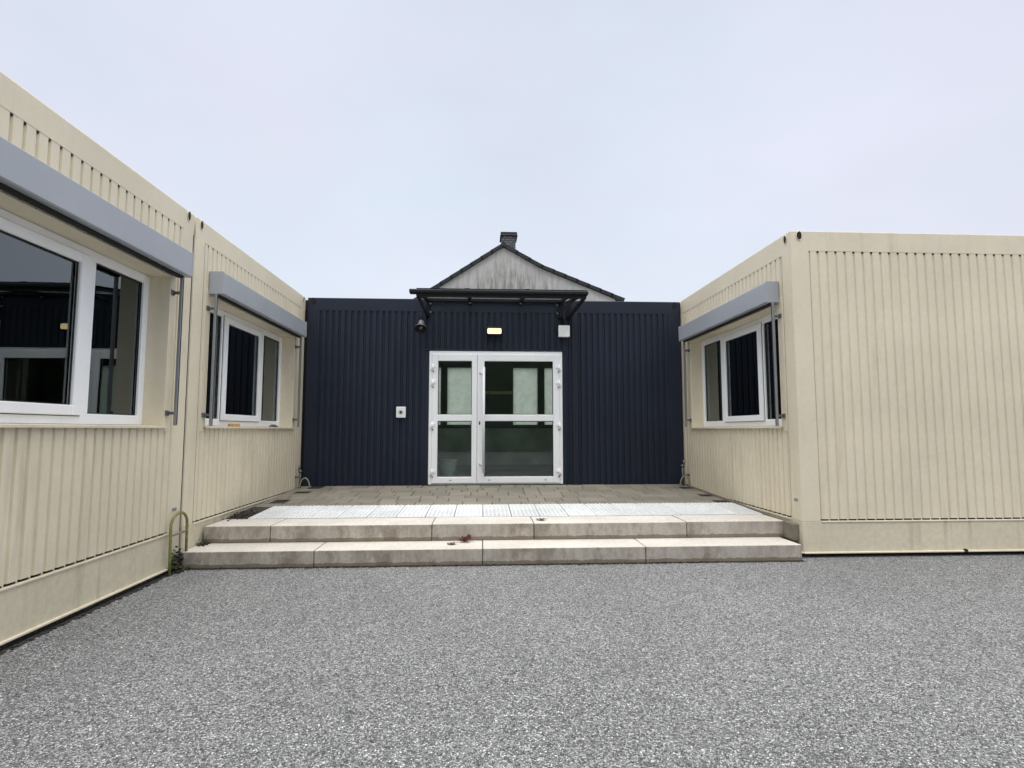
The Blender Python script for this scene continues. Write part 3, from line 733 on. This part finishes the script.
# ------------------------------------------------------------------ hoop and hoses
hp = thing('hose_hoop', 'yellow green hose hoop standing at the container seam left of the steps', 'hose', (-2.29, 4.31, 0))
pts = [(-2.300, 4.330, .0), (-2.298, 4.322, .15), (-2.297, 4.316, .30), (-2.298, 4.318, .345)]
for i in range(1, 12):
    a = math.pi * (1 - i / 12); pts.append((-2.30, 4.434 + .116 * math.cos(a), .35 + .098 * math.sin(a)))
pts += [(-2.30, 4.550, .345), (-2.300, 4.552, .25), (-2.300, 4.554, H1 + .002)]
m = MB(); m.tube(pts, .0105, 10); m.build('hose', 'hose', hp)
m = MB(); m.box(LEFT, (4.32, 4.545), (.032, .046), (.285, .297), .002); m.build('cross_tie', 'kerb', hp)
def standpipe(label, x, y, sgn, h, off):
    z = deck_z(y); r = thing('standpipe', label, 'standpipe', (x, y, z), 'standpipes in the corners')
    m = MB(); m.tube([(x, y, z), (x, y, z + h)], .014, 12); m.build('pipe', 'steel', r)
    m = MB(); m.tube([(x, y, z + h - .03), (x, y, z + h + .0)], .022, 12); m.tube([(x - sgn * .012, y - .01, z + h + .0), (x - sgn * .012, y - .01, z + h + .06)], .011, 10)
    m.tube([(x, y, z + .14), (x - sgn * .085, y - .01, z + .14)], .012, 10); m.build('valve', 'steel', r)
    m = MB(); pts = [(x + off + .062 * -math.cos(a), y - .035, z + .125 * math.sin(a)) for a in [math.pi * i / 14 for i in range(15)]]
    m.tube(pts, .008, 8); m.build('hose_loop', 'hose_grey', r)
standpipe('grey standpipe with hose loop in the left corner before the blue wall', -2.285, 7.20, 1, .22, .07)
standpipe('grey standpipe with hose loop in the right corner before the blue wall', 2.632, 7.22, -1, .27, .012)

# ------------------------------------------------------------------ leaves
def leafobj(label, x, y, z, s, mat, curl, rz):
    m = MB(); n = 10; rows_ = []
    for i in range(n + 1):
        t = i / n; wdt = s * .42 * math.sin(math.pi * min(1, t * .96 + .03)) ** .7 * (1 + .25 * math.sin(t * 19))
        rows_.append([m.bm.verts.new(((t - .5) * s, k * wdt / 2 * (1 - .25 * curl) + .05 * s * math.sin(7 * t), .006 + curl * (abs(k) / 2) ** 1.6 * s * (.34 + .22 * math.sin(13 * t + 1.7 * k)) + curl * s * .5 * (t - .35) ** 2 + .003 * math.sin(9 * t + k))) for k in (-2, -1, 0, 1, 2)])
    for A, B in zip(rows_, rows_[1:]):
        for k in range(4): m.bm.faces.new((A[k], A[k + 1], B[k + 1], B[k]))
    m.tube([(s * .5, 0, .008), (s * .72, .01, .02)], .0015, 5)
    o = m.build('fallen_leaf', mat); o.location = (x, y, z); o.rotation_euler = (0, 0, rz)
    md = o.modifiers.new('thick', 'SOLIDIFY'); md.thickness = .0012
    tag(o, label, 'leaf', 'leaves fallen on the steps')
leafobj('curled red brown leaf standing up on the lower step', -.135, 4.79, H1, .105, 'leaf', .8, .35)
leafobj('small flat brown leaf on the lower step beside the curled red one', -.245, 4.70, H1, .075, 'leaf2', .15, .1)
leafobj('small flat dark leaf on the upper step', .53, 5.02, H2 + .007, .085, 'leaf2', .15, -.2)

# ------------------------------------------------------------------ house behind
HY = 14.0; HX = .53
hs = thing('gabled_house', 'pale streaked gable house with dark tiled roof beyond the blue container', 'house', (HX, HY, 0))
g = MB()
g.prism([(HX - 2.9, HY, 0), (HX + 2.9, HY, 0), (HX + 2.9, HY, 4.44), (HX + .97, HY, 5.22), (HX, HY, 5.765), (HX - 2.9, HY, 3.85)], (0, 8, 0)); g.build('wall', 'gable', hs)
ro = MB(); vg = HY - .10
def roof_slab(p, q, th=.085):
    d = Vector((q[0] - p[0], 0, q[1] - p[1])).normalized(); n = Vector((-d.z, 0, d.x))
    if n.z < 0: n = -n
    L = math.hypot(q[0] - p[0], q[1] - p[1]); k = max(1, int(L / .30))
    for i in range(k):
        a = Vector((p[0], 0, p[1])) + d * (L * i / k); b = Vector((p[0], 0, p[1])) + d * (L * (i + 1) / k + .03)
        up = Vector((0, 0, .012)) if True else Vector()
        P = [a, b + n * .0, b + n * (th + .004), a + n * (th - .006)]
        ro.prism([(v.x, vg, v.z) for v in P], (0, 8.3, 0))
roof_slab((HX - .00, 5.765), (HX - 3.1, 3.72)); roof_slab((HX, 5.765), (HX + .97, 5.22)); roof_slab((HX + .97, 5.22), (HX + 3.08, 4.375))
ro.prism([(HX - .10, vg - .005, 5.77), (HX + .10, vg - .005, 5.77), (HX + .03, vg - .005, 5.89), (HX - .03, vg - .005, 5.89)], (0, 8.3, 0))
ro.build('roof', 'rooftile', hs)
CY = HY + .55; kx = CY / 14.0
def cz(z): return 1.08 + (z - 1.08) * kx
c = MB(); c.box(WORLD, (.495 * kx, .850 * kx), (CY, CY + .5), (4.9, cz(6.085)), .004); ch = c.build('chimney', 'slate', hs)
c = MB(); c.prism([(.450 * kx, CY - .05, cz(6.075)), (.900 * kx, CY - .05, cz(6.075)), (.885 * kx, CY - .04, cz(6.115)), (.465 * kx, CY - .04, cz(6.115))], (0, .60, 0))
c.box(WORLD, (.462 * kx, .888 * kx), (CY - .045, CY + .54), (cz(6.115), cz(6.165)), .006)
c.build('chimney_cap', 'rooftile', ch)

# ------------------------------------------------------------------ foliage added unseen behind the viewer, so the door panes mirror something dark
M['added_hedge'] = plain('added_hedge_leaves', (.035, .05, .025), .8, var=.5, scale=3)
rnd = random.Random(11); m = MB()
for i in range(32):
    x = -16 + i; m.box(WORLD, (x, x + 1.001), (-13.8, -12.4 + rnd.uniform(-.2, .2)), (.0, 5.6 + rnd.uniform(-.5, .5)))
for i in range(5000):
    x = rnd.uniform(-16, 16); top = 5.9 + .5 * math.sin(x * .7) + .3 * math.sin(x * 2.3)
    c0 = Vector((x, -12.6 + rnd.uniform(-.9, .5), rnd.uniform(.1, 1) ** .8 * top)); q = rnd.uniform(.08, .2)
    a = Vector((rnd.gauss(0, 1), rnd.gauss(0, 1), rnd.gauss(0, 1))).normalized(); b = a.orthogonal().normalized(); c_ = a.cross(b)
    m.quad(c0 - b * q, c0 - c_ * q * .7, c0 + b * q, c0 + c_ * q * .7)
tag(m.build('added_hedge', 'added_hedge'), 'tall dark foliage added unseen behind the viewer for the door panes to mirror', None, None, 'stuff')

# ------------------------------------------------------------------ camera
cam = bpy.data.cameras.new('camera'); co = bpy.data.objects.new('camera', cam); C.objects.link(co)
cam.sensor_width = 36; cam.lens = 555.35 / 1024 * 36; cam.clip_start = .02; cam.clip_end = 1000
co.location = (0, 0, 1.0802); co.rotation_euler = (R(90) + .0815, .0003, -.0539); scene.camera = co

# ------------------------------------------------------------------ overcast light
SUN_EL, SUN_AZ = 66, 183
w = bpy.data.worlds.new('World'); scene.world = w; w.use_nodes = True; t = w.node_tree
bg = t.nodes['Background']; sky = N(t, 'ShaderNodeTexSky', sky_type='NISHITA'); sky.sun_disc = False
sky.sun_elevation = R(SUN_EL); sky.sun_rotation = R(SUN_AZ); sky.dust_density = 3; sky.air_density = 1
tc = N(t, 'ShaderNodeTexCoord'); s = N(t, 'ShaderNodeSeparateXYZ'); t.links.new(tc.outputs['Generated'], s.inputs[0])
STR = .10
SKYV = 1 / STR
grad = ramp(t, s.outputs[2], [(0, (.81, .85, .945)), (.3, (.775, .83, .94)), (.64, (.74, .80, .92)), (.78, (2.2, 2.18, 2.1)), (1, (3.8, 3.7, 3.5))])
# ramp stops are clamped to 1 nowhere: colours above one are allowed
cl = ramp(t, noise(t, 1.5, (1, 1, 2.2), 4, .5, 'Generated'), [(.3, .94), (.7, 1.06)])
hu = ramp(t, noise(t, 2.3, (1, 1, 1.6), 3, .5, 'Generated'), [(.35, (1.022, .985, 1.0)), (.65, (.965, 1.0, 1.005))])
g2 = mix(t, 1., mix(t, 1., grad, cl, 'MULTIPLY'), hu, 'MULTIPLY')
vm = N(t, 'ShaderNodeVectorMath', operation='SCALE'); t.links.new(g2, vm.inputs[0]); vm.inputs['Scale'].default_value = SKYV
cloud = vm.outputs[0]
mx = N(t, 'ShaderNodeMix', data_type='RGBA'); mx.inputs[0].default_value = .95
t.links.new(sky.outputs[0], mx.inputs[6]); t.links.new(cloud, mx.inputs[7])
t.links.new(mx.outputs[2], bg.inputs[0]); bg.inputs[1].default_value = STR
sl = bpy.data.lights.new('sun', 'SUN'); sl.energy = 1.3; sl.angle = R(60); sl.color = (1, .96, .90)
so = bpy.data.objects.new('sun', sl); C.objects.link(so)
el, az = R(SUN_EL), R(SUN_AZ)
dirv = Vector((math.sin(az) * math.cos(el), math.cos(az) * math.cos(el), math.sin(el)))   # towards the sun, behind the viewer
so.rotation_euler = dirv.to_track_quat('Z', 'Y').to_euler(); so.location = dirv * 30

vs = scene.view_settings; vs.view_transform = 'Standard'; vs.look = 'None'; vs.exposure = 0; vs.gamma = 1; vs.use_curve_mapping = False
scene.render.resolution_x = 1024; scene.render.resolution_y = 768
